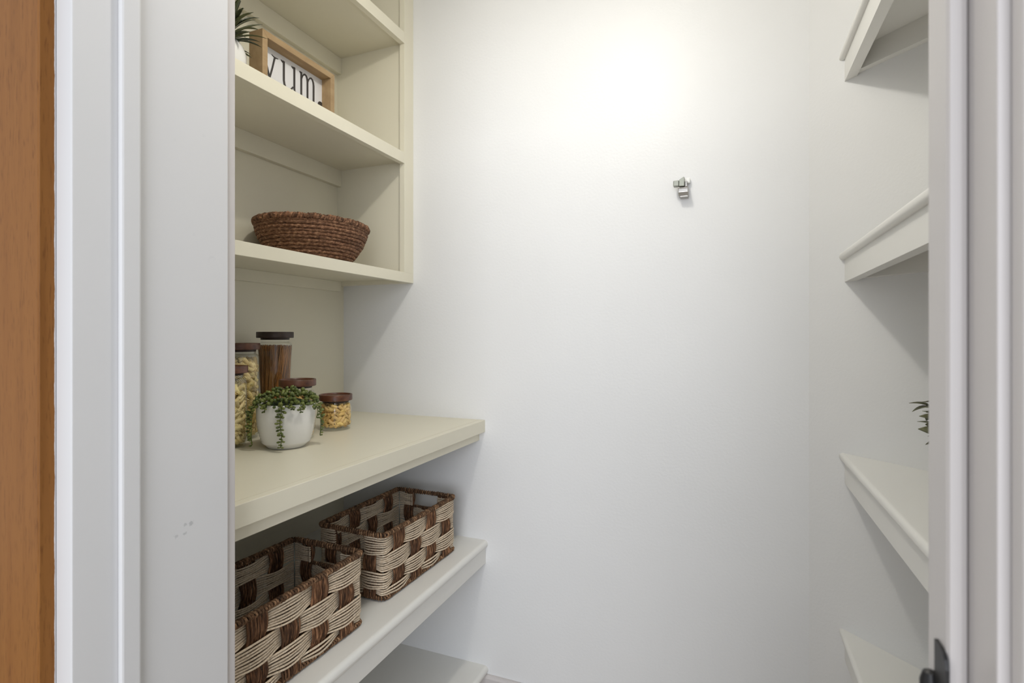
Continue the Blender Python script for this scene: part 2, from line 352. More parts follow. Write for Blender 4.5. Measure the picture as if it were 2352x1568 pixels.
# ================================================================== WALL HOOK
hk = empty('wall_hook', (-0.12, YB, A(0.42))); tag(hk, 'small metal wall catch with a square peg on the bare back wall', 'hook')
def hb(name, x0, x1, y0, y1, z0, z1, mat, bev=0.001, par=hk): return P_(box(name, x0, x1, y0, y1, A(z0), A(z1), mat, par, bev), hk)
hb('square_peg', -0.1507, -0.1352, 1.562, 1.578, 0.4150, 0.4310, M['greymetal'], 0.002)
o = prism('catch_body', [(-0.1352, A(.414)), (-0.121, A(.413)), (-0.1205, A(.4375)), (-0.1235, A(.4385)), (-0.1345, A(.432))], 1.560, 1.582, M['greymetal'], hk, 'Y', 0.001); P_(o, hk)
hb('mount_arm', -0.1195, -0.1135, 1.566, 1.5995, 0.4125, 0.428, M['chrome'], 0.001)
hb('back_tab', -0.1195, -0.107, 1.585, 1.6, 0.427, 0.4425, M['whiteplastic'], 0.003)
o = prism('chrome_cup', [(1.6, A(.390)), (1.572, A(.390)), (1.562, A(.397)), (1.562, A(.4075)), (1.568, A(.4125)), (1.6, A(.4125))], -0.1375, -0.111, M['chrome'], hk, 'X', 0.0012); P_(o, hk)
hb('cup_lip', -0.139, -0.110, 1.5595, 1.563, 0.4070, 0.4095, M['chrome'], 0.0008)
hb('cup_foot', -0.134, -0.112, 1.575, 1.600, 0.3865, 0.3905, M['chrome'], 0.0008)

# ================================================================== SIGN
sg = empty('framed_sign', (-1.123, 1.156, A(0.617))); tag(sg, 'small wood-framed white sign with serif lettering yum. on the shelf beside the spiky plant', 'sign')
sx0, sx1, sy0, sy1, sz0, sz1 = -1.146, -1.100, 1.0225, 1.2895, 0.6172, 0.7775; fw = 0.0165
def miter(name, a, b, c, d):   # four mitred rails: polygon in (y,z)
    P_(prism(name, [(p[0], A(p[1])) for p in (a, b, c, d)], sx0, sx1, M['frame'], sg, 'X', 0.0007), sg)
miter('frame_rail', (sy0, sz1), (sy1, sz1), (sy1 - fw, sz1 - fw), (sy0 + fw, sz1 - fw))
miter('frame_rail', (sy0, sz0), (sy0 + fw, sz0 + fw), (sy1 - fw, sz0 + fw), (sy1, sz0))
miter('frame_stile', (sy0, sz0), (sy0, sz1), (sy0 + fw, sz1 - fw), (sy0 + fw, sz0 + fw))
miter('frame_stile', (sy1, sz0), (sy1 - fw, sz0 + fw), (sy1 - fw, sz1 - fw), (sy1, sz1))
pn = P_(box('sign_panel', -1.138, -1.1332, sy0 + fw - 0.001, sy1 - fw + 0.001, A(sz0 + fw - 0.001), A(sz1 - fw + 0.001), M['panel'], sg), sg)
lt = MB()
OFF = [0]
def stroke(pts, ws):
    OFF[0] += 1; xo = -1.1322 + 0.00004 * (OFF[0] % 9)
    vs = []; n = len(pts)
    for i, (y, z) in enumerate(pts):
        a = pts[max(0, i - 1)]; b = pts[min(n - 1, i + 1)]; d = (b[0] - a[0], b[1] - a[1]); L = math.hypot(*d) or 1
        nx, nz = -d[1] / L, d[0] / L; w_ = ws[i] / 2
        vs += [(-1.1330, y + nx * w_, A(z + nz * w_)), (-1.1330, y - nx * w_, A(z - nz * w_)), (xo, y + nx * w_, A(z + nz * w_)), (xo, y - nx * w_, A(z - nz * w_))]
    fs = []
    for i in range(n - 1):
        k = i * 4; j = k + 4
        fs += [(k + 2, k + 3, j + 3, j + 2), (k, j, j + 1, k + 1), (k, k + 2, j + 2, j), (k + 1, j + 1, j + 3, k + 3)]
    fs += [(0, 1, 3, 2), (4 * n - 4, 4 * n - 2, 4 * n - 1, 4 * n - 3)]
    lt.add(vs, fs)
def letters():
    global lt
    def emit(): 
        global lt
        o = lt.build('letter', M['ink'], sg, False); P_(o, sg); lt = MB()
    T = 0.0068; t = 0.0045
    # y
    stroke([(1.0553, 0.7420), (1.0660, 0.7100), (1.0755, 0.6815)], [T, T, T])
    stroke([(1.0935, 0.7425), (1.0850, 0.7100), (1.0757, 0.6800), (1.0700, 0.6620), (1.0640, 0.6520), (1.0560, 0.6500)], [t + .001, t + .0005, t + .0005, t, t, t])
    stroke([(1.0825, 0.7462), (1.0880, 0.7438), (1.0935, 0.7425), (1.1000, 0.7432), (1.1055, 0.7446)], [.0012, .0025, .0035, .0026, .0014])
    stroke([(1.0460, 0.7462), (1.0510, 0.7438), (1.0555, 0.7425), (1.0600, 0.7432), (1.0650, 0.7446)], [.0012, .0025, .0035, .0026, .0014])
    emit()
    # u
    stroke([(1.1250, 0.7480), (1.1250, 0.7200), (1.1250, 0.6960), (1.1270, 0.6860), (1.1320, 0.6795), (1.1390, 0.6772), (1.1465, 0.6790), (1.1530, 0.6840), (1.1580, 0.6915)], [T, T, T, T, t + .001, t, t, t, t - .001])
    stroke([(1.1150, 0.7472), (1.1195, 0.7440), (1.1250, 0.7448)], [.002, .0045, .006])
    stroke([(1.1630, 0.7488), (1.1630, 0.7200), (1.1630, 0.6900), (1.1635, 0.6850)], [T, T, T, T])
    stroke([(1.1525, 0.7476), (1.1570, 0.7444), (1.1630, 0.7450)], [.002, .0045, .006])
    stroke([(1.1620, 0.6840), (1.1680, 0.6800), (1.1745, 0.6790)], [.008, .005, .0015])
    emit()
    # m
    for x in (1.1893, 1.2135, 1.2378):
        top = {1.1893: 0.7480, 1.2135: 0.7300, 1.2378: 0.7300}[x]
        stroke([(x, top), (x, 0.7100), (x, 0.6775)], [T, T, T])
        stroke([(x - 0.0085, 0.6772), (x, 0.6775), (x + 0.0085, 0.6772)], [.0015, .003, .0015])
    stroke([(1.1822, 0.7472), (1.1855, 0.7446), (1.1895, 0.7450)], [.002, .0045, .006])
    for x in (1.1893, 1.2135):
        stroke([(x + .002, 0.7300), (x + .0050, 0.7385), (x + .0095, 0.7445), (x + .0145, 0.7465), (x + .0195, 0.7440), (x + .0230, 0.7375), (x + .0243, 0.7290)], [.003, .0035, .004, .0050, .0062, T, T])
    emit()
    n = 20; c = (1.2668, 0.6828); r = 0.0115
    vs = [(-1.1322, c[0] + r * math.cos(2 * PI * k / n), A(c[1] + r * math.sin(2 * PI * k / n))) for k in range(n)] + [(-1.1330, c[0] + r * math.cos(2 * PI * k / n), A(c[1] + r * math.sin(2 * PI * k / n))) for k in range(n)]
    lt.add(vs, [tuple(range(n)), tuple(range(n, 2 * n))[::-1]] + [(k, n + k, n + (k + 1) % n, (k + 1) % n) for k in range(n)])
    o = lt.build('full_stop', M['ink'], sg, False); P_(o, sg)
letters()

# ================================================================== SPIKY PLANT
sp = empty('spiky_potted_plant', (-1.128, 0.933, A(0.617))); tag(sp, 'dark green spiky-leaved plant in a rounded white pot left of the framed sign', 'plant')
lathe('pot', [(0, 0.001), (0.028, 0.0), (0.034, 0.003), (0.044, 0.02), (0.050, 0.042), (0.0495, 0.060), (0.044, 0.076), (0.037, 0.086), (0.034, 0.087), (0.032, 0.084), (0.035, 0.075), (0.0, 0.074)], M['ceramic'], sp, 40)
def blade_mesh(L, wd, arch, seed):
    r = random.Random(seed); n = 9; vs = []; fs = []
    for i in range(n):
        t = i / (n - 1); x = L * t; z = arch * (t * (1.7 - 1.55 * t)); w_ = wd * (0.55 + 0.9 * t) * (1 - t) ** 0.75 * 1.15 + 0.0004
        vs += [(x, -w_, z + w_ * 0.45), (x, 0, z), (x, w_, z + w_ * 0.45), (x, 0, z - 0.0016 * (1 - t) - 0.0003)]
    for i in range(n - 1):
        k = i * 4; j = k + 4
        fs += [(k, j, j + 1, k + 1), (k + 1, j + 1, j + 2, k + 2), (k + 2, j + 2, j + 3, k + 3), (k + 3, j + 3, j, k)]
    me = mesh(vs, fs); me.shade_smooth(); me.materials.append(M['blade']); return me
bl = [blade_mesh(L, wd, ar, i) for i, (L, wd, ar) in enumerate(((0.125, 0.0080, 0.035), (0.115, 0.0090, 0.02), (0.10, 0.0075, 0.03), (0.095, 0.0085, 0.01)))]
r_ = random.Random(3)
for i in range(84):
    o = bpy.data.objects.new('leaf', bl[i % 4]); C.objects.link(o); o.parent = sp
    lay = i // 15
    az = i * 2.399 + r_.uniform(-0.2, 0.2); el = (-4 + lay * 17 + r_.uniform(-6, 6))
    o.location = (0.010 * math.cos(az), 0.010 * math.sin(az), 0.078 + 0.009 * lay)
    o.rotation_euler = (r_.uniform(-.4, .4), -R(el), az); s = r_.uniform(0.66, 0.88) * (0.97 if lay < 4 else 0.85)
    wall = XL + 0.012 + 1.128                     # keep leaves short of the wall behind
    reach = -math.cos(az) * 0.125 * s * math.cos(R(el))
    if reach > 0.17: s *= 0.17 / reach
    toward = math.cos(az - 1.1)
    if toward > 0.2 and lay == 1: s *= 0.86
    if toward > 0.2 and lay == 0: s *= 0.78
    if lay > 1: s *= 1.16
    o.scale = (s, s * 1.45, s)

# ================================================================== COILED BOWL
bw = empty('coiled_bowl', (-1.163, 1.27, A(0.2122))); tag(bw, 'wide dark brown coiled rope bowl on the lower upper-left shelf', 'bowl')
def ring(ax, ay, z, n, wob=0.0, seed=0):
    r = random.Random(seed); ph = [r.uniform(0, 6.28) for _ in range(4)]
    P = []
    for k in range(n):
        a = 2 * PI * k / n
        d = wob * (math.sin(3 * a + ph[0]) + 0.6 * math.sin(7 * a + ph[1])); h = wob * 0.8 * (math.sin(2 * a + ph[2]) + 0.5 * math.sin(9 * a + ph[3]))
        P.append(((ax + d) * math.cos(a), (ay + d) * math.sin(a), z + h))
    return P
NC = 12
for i in range(NC):
    t = i / (NC - 1); q = math.sin(t * PI / 2 * 0.92) / math.sin(PI / 2 * 0.92)
    ax = 0.098 + (0.148 - 0.098) * q; ay = 0.112 + (0.166 - 0.112) * q; z = 0.0062 + t * 0.097
    m = MB(); m.add(*tube_data(ring(ax, ay, z, 260, 0.0007, i), 0.0053, 10, True, lobes=3, twist=420, amp=0.15), rnd.uniform(0.75, 1.2)); m.build('rope_coil', M['coil'], bw)
m = MB()
for k in range(9):
    f = (k + 1) / 10.5; m.add(*tube_data(ring(0.098 * f, 0.112 * f, 0.0062, 90), 0.0062, 8, True), 0.9)
m.build('bowl_base', M['coil'], bw)
m = MB(); NR = 150
for k in range(NR):                    # knotted rim: fat overlapping wraps
    a = 2 * PI * k / NR; rr_ = random.Random(k * 7 + 1)
    ctr = Vector((0.149 * math.cos(a), 0.167 * math.sin(a), 0.1115 + rr_.uniform(-.0012, .0012)))
    tg = Vector((-0.149 * math.sin(a), 0.167 * math.cos(a), 0)).normalized(); up = Vector((0, 0, 1)); rd = tg.cross(up)
    tilt = rr_.uniform(0.35, 0.9)
    P = []
    for j in range(10):
        b = 2 * PI * j / 10; rad = 0.0058
        P.append(ctr + rd * math.cos(b) * rad + up * math.sin(b) * rad * 1.0 + tg * (math.sin(b) * rad * tilt))
    m.add(*tube_data(P, rr_.uniform(0.0030, 0.0046), 7, True), rr_.uniform(0.45, 1.15))
m.add(*tube_data([(0.149 * math.cos(2 * PI * k / 120), 0.167 * math.sin(2 * PI * k / 120), 0.1115) for k in range(120)], 0.0062, 8, True), 0.45)
m.build('braided_rim', M['coil'], bw)

# ================================================================== JARS
def elbow_piece(L=0.026, r=0.0047, bend=1.6, th=0.0013):
    n = 7; V = []; F = []; Rr = L / bend
    P = [(Rr * math.sin(bend * (i / (n - 1) - .5)), 0, Rr * math.cos(bend * (i / (n - 1) - .5)) - Rr) for i in range(n)]
    v, f = tube_data(P, r, 8, False, caps=False); v2, f2 = tube_data(P, r - th * 1.4, 8, False, caps=False)
    k = len(v); V = v + v2; F = list(f) + [tuple(i + k for i in q[::-1]) for q in f2]
    for e in (0, n - 1):
        for s in range(8): F.append((e * 8 + s, e * 8 + (s + 1) % 8, k + e * 8 + (s + 1) % 8, k + e * 8 + s))
    return np.array(V), F
def rotini_piece(L=0.040, r=0.0080, turns=2.6):
    n = 41; V = []; F = []
    for i in range(n):
        t = i / (n - 1); z = (t - .5) * L
        for k in range(6):
            a = 2 * PI * k / 6 + turns * 2 * PI * t / 1.0; rr = r if k % 2 == 0 else r * 0.60
            V.append((z + (0.0012 if k % 2 else 0), rr * math.cos(a), rr * math.sin(a)))
    for i in range(n - 1):
        for k in range(6): F.append((i * 6 + k, i * 6 + (k + 1) % 6, (i + 1) * 6 + (k + 1) % 6, (i + 1) * 6 + k))
    F += [tuple(range(6))[::-1], tuple(range((n - 1) * 6, n * 6))]
    return np.array(V), F
def fill(name, label, mat, pieces, cx, cy, z0, z1, rad, dist, half, rr, seed, tries=9000, steep=0.9):
    r = random.Random(seed); pts = []; m = MB()
    for _ in range(tries):
        z = r.uniform(z0 + rr, z1); q = rad - rr * 1.05; ro = q * (1 - r.random() ** 2 * 0.55) if r.random() < 0.8 else q * math.sqrt(r.random())
        a = r.uniform(0, 2 * PI); p = (ro * math.cos(a), ro * math.sin(a), z)
        if all((p[0] - s[0]) ** 2 + (p[1] - s[1]) ** 2 + (p[2] - s[2]) ** 2 > dist ** 2 for s in pts): pts.append(p)
    for p in pts:
        V, F = pieces[r.randrange(len(pieces))]
        ok = None
        for tr in range(40):
            Rm = np.array(Euler((r.uniform(0, 6.28), r.uniform(-steep, steep), r.uniform(0, 6.28))).to_matrix())
            W = V @ Rm.T + np.array(p); hy = np.hypot(W[:, 0], W[:, 1]); over = max(0, hy.max() - rad)
            if ok is None or over < ok[0]: ok = (over, W)
            if over == 0: break
        W = ok[1].copy()
        for _q in range(4):                      # slide the piece inward until it clears the glass
            hy = np.hypot(W[:, 0], W[:, 1]); k = int(hy.argmax())
            if hy[k] > rad: W[:, :2] -= W[k, :2] / hy[k] * (hy[k] - rad)
        W[:, 2] += max(0, z0 - W[:, 2].min()) - max(0, W[:, 2].max() - z1 - 0.008)
        t = r.uniform(0.86, 1.1); m.add((W + np.array((cx, cy, 0))).tolist(), F, (t, t * r.uniform(.96, 1.02), t * r.uniform(.9, 1.03)))
    o = m.build(name, mat, None, True, 50); tag(o, label, 'pasta', kind='stuff'); return o
ZT = A(-0.2785)
def jar(cx, cy, h, r, label, lidmat, rl=None, taper=0.0, rz=0.0):
    j = empty('storage_jar', (cx, cy, ZT), rz); tag(j, label, 'jar', 'glass jars with round wooden lids on the counter')
    rl = rl or r * 1.03; hg_ = h - 0.0235; rn = r * 0.80
    rb = r - taper
    pr = [(0.0, 0.0015), (rb * 0.80, 0.0006), (rb * 0.90, 0.0018), (rb * 0.93, 0.005), (rb * 0.93, 0.009), (rb * 0.985, 0.015), (rb, 0.022)]
    sh = hg_ - 0.020
    pr += [(rb + (r - rb) * 0.5, 0.022 + (sh - 0.022) * 0.5), (r, sh)]
    for i in range(1, 7):
        a = i / 6 * PI / 2; pr.append((rn + (r - rn) * math.cos(a), sh + 0.015 * math.sin(a)))
    pr += [(rn, hg_ + 0.001)]
    lathe('glass_body', pr, M['glass'], j, 56)
    lathe('glass_floor', [(0, 0.0075), (rb * 0.86, 0.0075), (rb * 0.90, 0.010)], M['glass'], j, 40)
    zl = h - 0.0175
    ld = lathe('lid', [(0, zl), (rl - 0.0012, zl), (rl, zl + 0.0012), (rl, zl + 0.0162), (rl - 0.001, zl + 0.0175), (rl - 0.0038, zl + 0.0175), (rl - 0.0048, zl + 0.0165), (rl - 0.0055, zl + 0.0128), (0, zl + 0.0125)], lidmat, j, 64)
    lathe('lid_plug', [(0, zl - 0.0055), (rn + 0.0005, zl - 0.0055), (rn + 0.0012, zl - 0.004), (rn + 0.0012, zl + 0.0001), (0, zl + 0.0001)], M['seal'], ld, 48)
    return j
G = M['walnut']
jar(-1.0851, 1.277, 0.1035, 0.0455, 'short glass jar of golden elbow macaroni, rightmost on the counter', G, 0.0475)
jar(-1.083, 1.124, 0.1595, 0.0445, 'medium glass jar with wooden lid rising behind the white succulent pot', G, 0.0472)
jar(-1.226, 1.185, 0.2875, 0.0470, 'tallest glass jar, dark wooden lid, packed with brown spaghetti', M['walnutdark'], 0.0503, 0.0075)
jar(-1.228, 1.066, 0.2565, 0.0480, 'tall glass jar of spiral pasta left of the spaghetti jar', G, 0.0500)
jar(-1.161, 0.970, 0.2015, 0.0450, 'glass jar of curly pasta cut off by the left door frame, in front', G, 0.0475)
EL = [elbow_piece(0.017, 0.0052, 1.4, 0.0017), elbow_piece(0.014, 0.0052, 0.9, 0.0017), elbow_piece(0.019, 0.0050, 1.8, 0.0017)]
RO = [rotini_piece(0.036, 0.0078, 2.9), rotini_piece(0.032, 0.0075, 2.6), rotini_piece(0.040, 0.0080, 3.2)]
CU = [elbow_piece(0.034, 0.0058, 2.3, 0.0014), elbow_piece(0.038, 0.0054, 1.6, 0.0014), rotini_piece(0.030, 0.0072, 2.2)]
fill('elbow_macaroni', 'golden elbow macaroni filling the short rightmost jar', M['elbow'], EL, -1.0851, 1.277, ZT + 0.0085, ZT + 0.072, 0.0437, 0.0088, 0.012, 0.005, 11)
fill('dried_pasta', 'pale brown pasta in the jar behind the succulent', M['elbow'], CU, -1.083, 1.124, ZT + 0.0085, ZT + 0.112, 0.0427, 0.0125, 0.012, 0.006, 12)
fill('spiral_pasta', 'pale yellow spiral pasta in the tall jar beside the spaghetti', M['pasta'], RO, -1.228, 1.066, ZT + 0.0085, ZT + 0.212, 0.0462, 0.0135, 0.018, 0.008, 13, 12000)
fill('curly_pasta', 'pale yellow curly pasta in the front left jar', M['pasta'], CU, -1.161, 0.970, ZT + 0.0085, ZT + 0.150, 0.0432, 0.0115, 0.015, 0.006, 14, 10000)
m = MB(); r_ = random.Random(5); nsp = 0
for i in range(640):
    ro = (1 - r_.random() ** 2.2 * 0.8); a = r_.uniform(0, 2 * PI)
    rb = 0.0350 * ro; rt = 0.0440 * min(1, ro * r_.uniform(0.93, 1.03)); tw = 0.62 + r_.uniform(-0.42, 0.42)
    zt = ZT + 0.2475 + r_.uniform(-0.012, 0.003)
    p0 = Vector((-1.226 + rb * math.cos(a), 1.185 + rb * math.sin(a), ZT + 0.009)); p1 = Vector((-1.226 + rt * math.cos(a + tw), 1.185 + rt * math.sin(a + tw), zt))
    t = r_.uniform(0.5, 1.35); m.add(*tube_data([p0, (p0 + p1) / 2 * 1.0, p1], 0.00098, 5), (t, t * .97, t * .9))
tag(m.build('spaghetti', M['spaghetti'], None, True, 40), 'brown wholewheat spaghetti standing in the tallest jar', 'pasta', kind='stuff')

# ================================================================== TRAILING SUCCULENT
PX, PY = -1.0305, 1.0321
su = empty('potted_succulent', (PX, PY, ZT)); tag(su, 'trailing green bead succulent in a ribbed white ceramic pot in front of the jars', 'plant')
pp = [(0, 0.0015), (0.040, 0.0), (0.0445, 0.002), (0.049, 0.008)]
for i in range(26):
    z = 0.012 + i * 0.0037; base = 0.0695 - 0.0185 * ((1 - min(1, z / 0.085)) ** 1.9)
    amp = 0.0008 * max(0, 1 - z / 0.085); pp.append((base + (amp if i % 2 else -amp), z))
pp += [(0.0693, 0.1085), (0.0685, 0.1100), (0.0668, 0.1095), (0.0655, 0.104), (0.064, 0.098)]
lathe('pot', pp, M['ceramic'], su, 72)
lathe('soil', [(0.0645, 0.100), (0.055, 0.110), (0.030, 0.118), (0, 0.121)], M['soil'], su, 24)
def bean(L, r):
    n = 7; prof = []
    for i in range(n):
        t = i / (n - 1); prof.append((L * t, r * (math.sin(PI * min(1, t * 0.93 + 0.05)) ** 0.75) * (0.5 + 0.62 * t) if 0 < t < 1 else 0.0003))
    vs = []; fs = []
    for x, q in prof:
        for k in range(8):
            a = 2 * PI * k / 8; vs.append((x, q * math.cos(a), 0.8 * q * math.sin(a)))
    for i in range(n - 1):
        for k in range(8): fs.append((i * 8 + k, i * 8 + (k + 1) % 8, (i + 1) * 8 + (k + 1) % 8, (i + 1) * 8 + k))
    me = mesh(vs, fs); me.shade_smooth(); me.materials.append(M['bean']); return me
def bead(r):
    me = bean(r * 2.3, r); return me
BN = [bean(0.0165, 0.0056), bean(0.0150, 0.0052), bean(0.0130, 0.0047)]; BD = [bead(0.0064), bead(0.0058), bead(0.0052)]
r_ = random.Random(21)
def put(me, parent, loc, d, roll=0.0, s=1.0, name='leaf'):
    o = bpy.data.objects.new(name, me); C.objects.link(o); o.parent = parent; o.location = loc
    q = Vector(d).to_track_quat('X', 'Z') @ Quaternion((1, 0, 0), roll); o.rotation_mode = 'QUATERNION'; o.rotation_quaternion = q; o.scale = (s, s, s); return o
FR = Vector((0.706, -0.708, 0)); RT = Vector((0.708, 0.706, 0))
cnt = 0; pts = []
while cnt < 125:
    a = r_.uniform(0, 2 * PI); ro = 0.073 * math.sqrt(r_.random()); back = math.sin(a)
    x, y = ro * math.cos(a), ro * math.sin(a); v = Vector((x, y, 0)); fr = v.dot(FR)
    if fr < -0.025 and r_.random() < 0.9: continue
    z = 0.1125 + 0.026 * (1 - (ro / 0.074) ** 2) + r_.uniform(-0.004, 0.007)
    p = Vector((x, y, z))
    if any((p - q).length < 0.0064 for q in pts): continue
    pts.append(p); d = Vector((x * 9, y * 9, r_.uniform(0.1, 1.3))) + Vector((r_.uniform(-.7, .7), r_.uniform(-.7, .7), 0))
    put(BD[cnt % 3], su, p - d.normalized() * 0.004, d, s=r_.uniform(0.85, 1.1)); cnt += 1
for i in range(34):
    ph = -1.75 + 3.5 * i / 33 + r_.uniform(-.04, .04); o_ = FR * math.cos(ph) + RT * math.sin(ph)
    p = o_ * r_.uniform(0.0655, 0.0705) + Vector((0, 0, r_.uniform(0.1085, 0.1155)))
    put(BD[i % 3], su, p - o_ * 0.004, o_ * 1.0 + Vector((r_.uniform(-.5, .5), r_.uniform(-.5, .5), r_.uniform(-.6, .5))), s=r_.uniform(0.8, 1.0))
def strand(phi, length, r0=0.071, z0=0.113, sway=0.0, seed=0, flare=0.004, big=1.0):
    r = random.Random(seed); n = max(3, int(length / 0.0072)); P = []
    out = FR * math.cos(phi) + RT * math.sin(phi); side = Vector((-out.y, out.x, 0))
    P.append(out * (r0 - 0.022) + Vector((0, 0, z0 + 0.010))); P.append(out * (r0 - 0.002) + Vector((0, 0, z0 + 0.006)))
    for i in range(n + 1):
        t = i / n; P.append(out * (r0 + 0.0035 + flare * math.sin(t * PI * 0.8)) + side * (sway * t + 0.0018 * math.sin(t * 9 + seed)) + Vector((0, 0, z0 - length * t)))
    mm = MB(); mm.add(*tube_data([tuple(p) for p in P], 0.0011, 5)); s_ = mm.build('trailing_stem', M['bean'], su)
    for i in range(1, n + 1):
        p = P[i + 2] if i + 2 < len(P) else P[-1]; taper = 1.0 - 0.35 * (i / n) ** 2
        for sgn in (-1, 1):
            if i % 1 == 0 and r.random() < 0.97:
                d = side * sgn * r.uniform(0.7, 1.1) + out * r.uniform(0.1, 0.8) + Vector((0, 0, r.uniform(-0.35, 0.25)))
                if i % 2: d = out * r.uniform(0.6, 1.0) + side * sgn * r.uniform(0.25, 0.6) + Vector((0, 0, r.uniform(-0.5, 0.1)))
                put(BN[r.randrange(3)], s_, p, d, s=taper * r.uniform(0.72, 0.95) * big)
strand(-0.16, 0.101, seed=1)
strand(-1.22, 0.100, seed=2, flare=0.008, sway=-0.004)
strand(-1.50, 0.090, seed=3, flare=0.009)
strand(1.32, 0.088, seed=4, flare=0.008, sway=0.006)
strand(1.10, 0.040, seed=9, flare=0.006)
strand(0.90, 0.016, seed=5)
strand(0.42, 0.020, seed=6)
strand(0.16, 0.010, seed=10)
strand(-0.66, 0.014, seed=7)

# ================================================================== LEAFY PLANT ON THE RIGHT
lp_ = empty('leafy_potted_plant', (0.405, 1.235, A(-0.2903))); tag(lp_, 'olive-leaved sprig on the third right shelf, mostly hidden by the door frame', 'plant')
lathe('pot', [(0, 0.001), (0.03, 0), (0.034, 0.004), (0.042, 0.05), (0.045, 0.065), (0.043, 0.067), (0.040, 0.060), (0, 0.058)], M['ceramic'], lp_, 36)
def ovate(L, wd):
    n = 7; vs = []; fs = []
    for i in range(n):
        t = i / (n - 1); w_ = wd * math.sin(PI * t ** 0.8) ** 0.9 + 0.0006; z = -0.012 * t * t
        vs += [(L * t, -w_, z + w_ * 0.35), (L * t, 0, z), (L * t, w_, z + w_ * 0.35), (L * t, 0, z - 0.0009)]
    for i in range(n - 1):
        k = i * 4; j = k + 4
        fs += [(k, j, j + 1, k + 1), (k + 1, j + 1, j + 2, k + 2), (k + 2, j + 2, j + 3, k + 3), (k + 3, j + 3, j, k)]
    me = mesh(vs, fs); me.shade_smooth(); me.materials.append(M['sage']); return me
OV = [ovate(0.055, 0.0125), ovate(0.045, 0.011), ovate(0.038, 0.010)]
r_ = random.Random(9)
sts = []
for k in range(7):
    a = k * 0.9; b = Vector((0.02 * math.cos(a), 0.02 * math.sin(a), 0.058)); tip = b + Vector((0.035 * math.cos(a), 0.035 * math.sin(a), 0.095))
    mm = MB(); P = [tuple(b.lerp(tip, t / 5)) for t in range(6)]; mm.add(*tube_data(P, 0.0013, 5)); s_ = mm.build('stem', M['sage'], lp_)
    for i in range(1, 6):
        for q in range(2):
            aa = a + r_.uniform(-1.5, 1.5); d = Vector((math.cos(aa), math.sin(aa), r_.uniform(-0.1, 0.6))); put(OV[r_.randrange(3)], s_, Vector(P[i]), d, s=r_.uniform(.7, .9))
# the sprig that shows past the door frame
b = Vector((-0.012, -0.012, 0.058)); tip = Vector((-0.040, -0.010, 0.155)); mm = MB(); P = [tuple(b.lerp(tip, t / 6)) for t in range(7)]; mm.add(*tube_data(P, 0.0014, 5)); s_ = mm.build('stem', M['sage'], lp_)
for zz, dz, L, ro in ((0.098, -0.05, 0.95, 0.9), (0.104, 0.30, 0.98, -1.0), (0.122, 0.12, .80, 1.3), (0.130, 0.35, .82, -0.7), (0.146, 0.15, .62, 1.0)):
    pt = b.lerp(tip, (zz - 0.058) / 0.097); put(OV[0], s_, pt, Vector((-1, r_.uniform(-.35, -.1), dz)), ro, s=L)

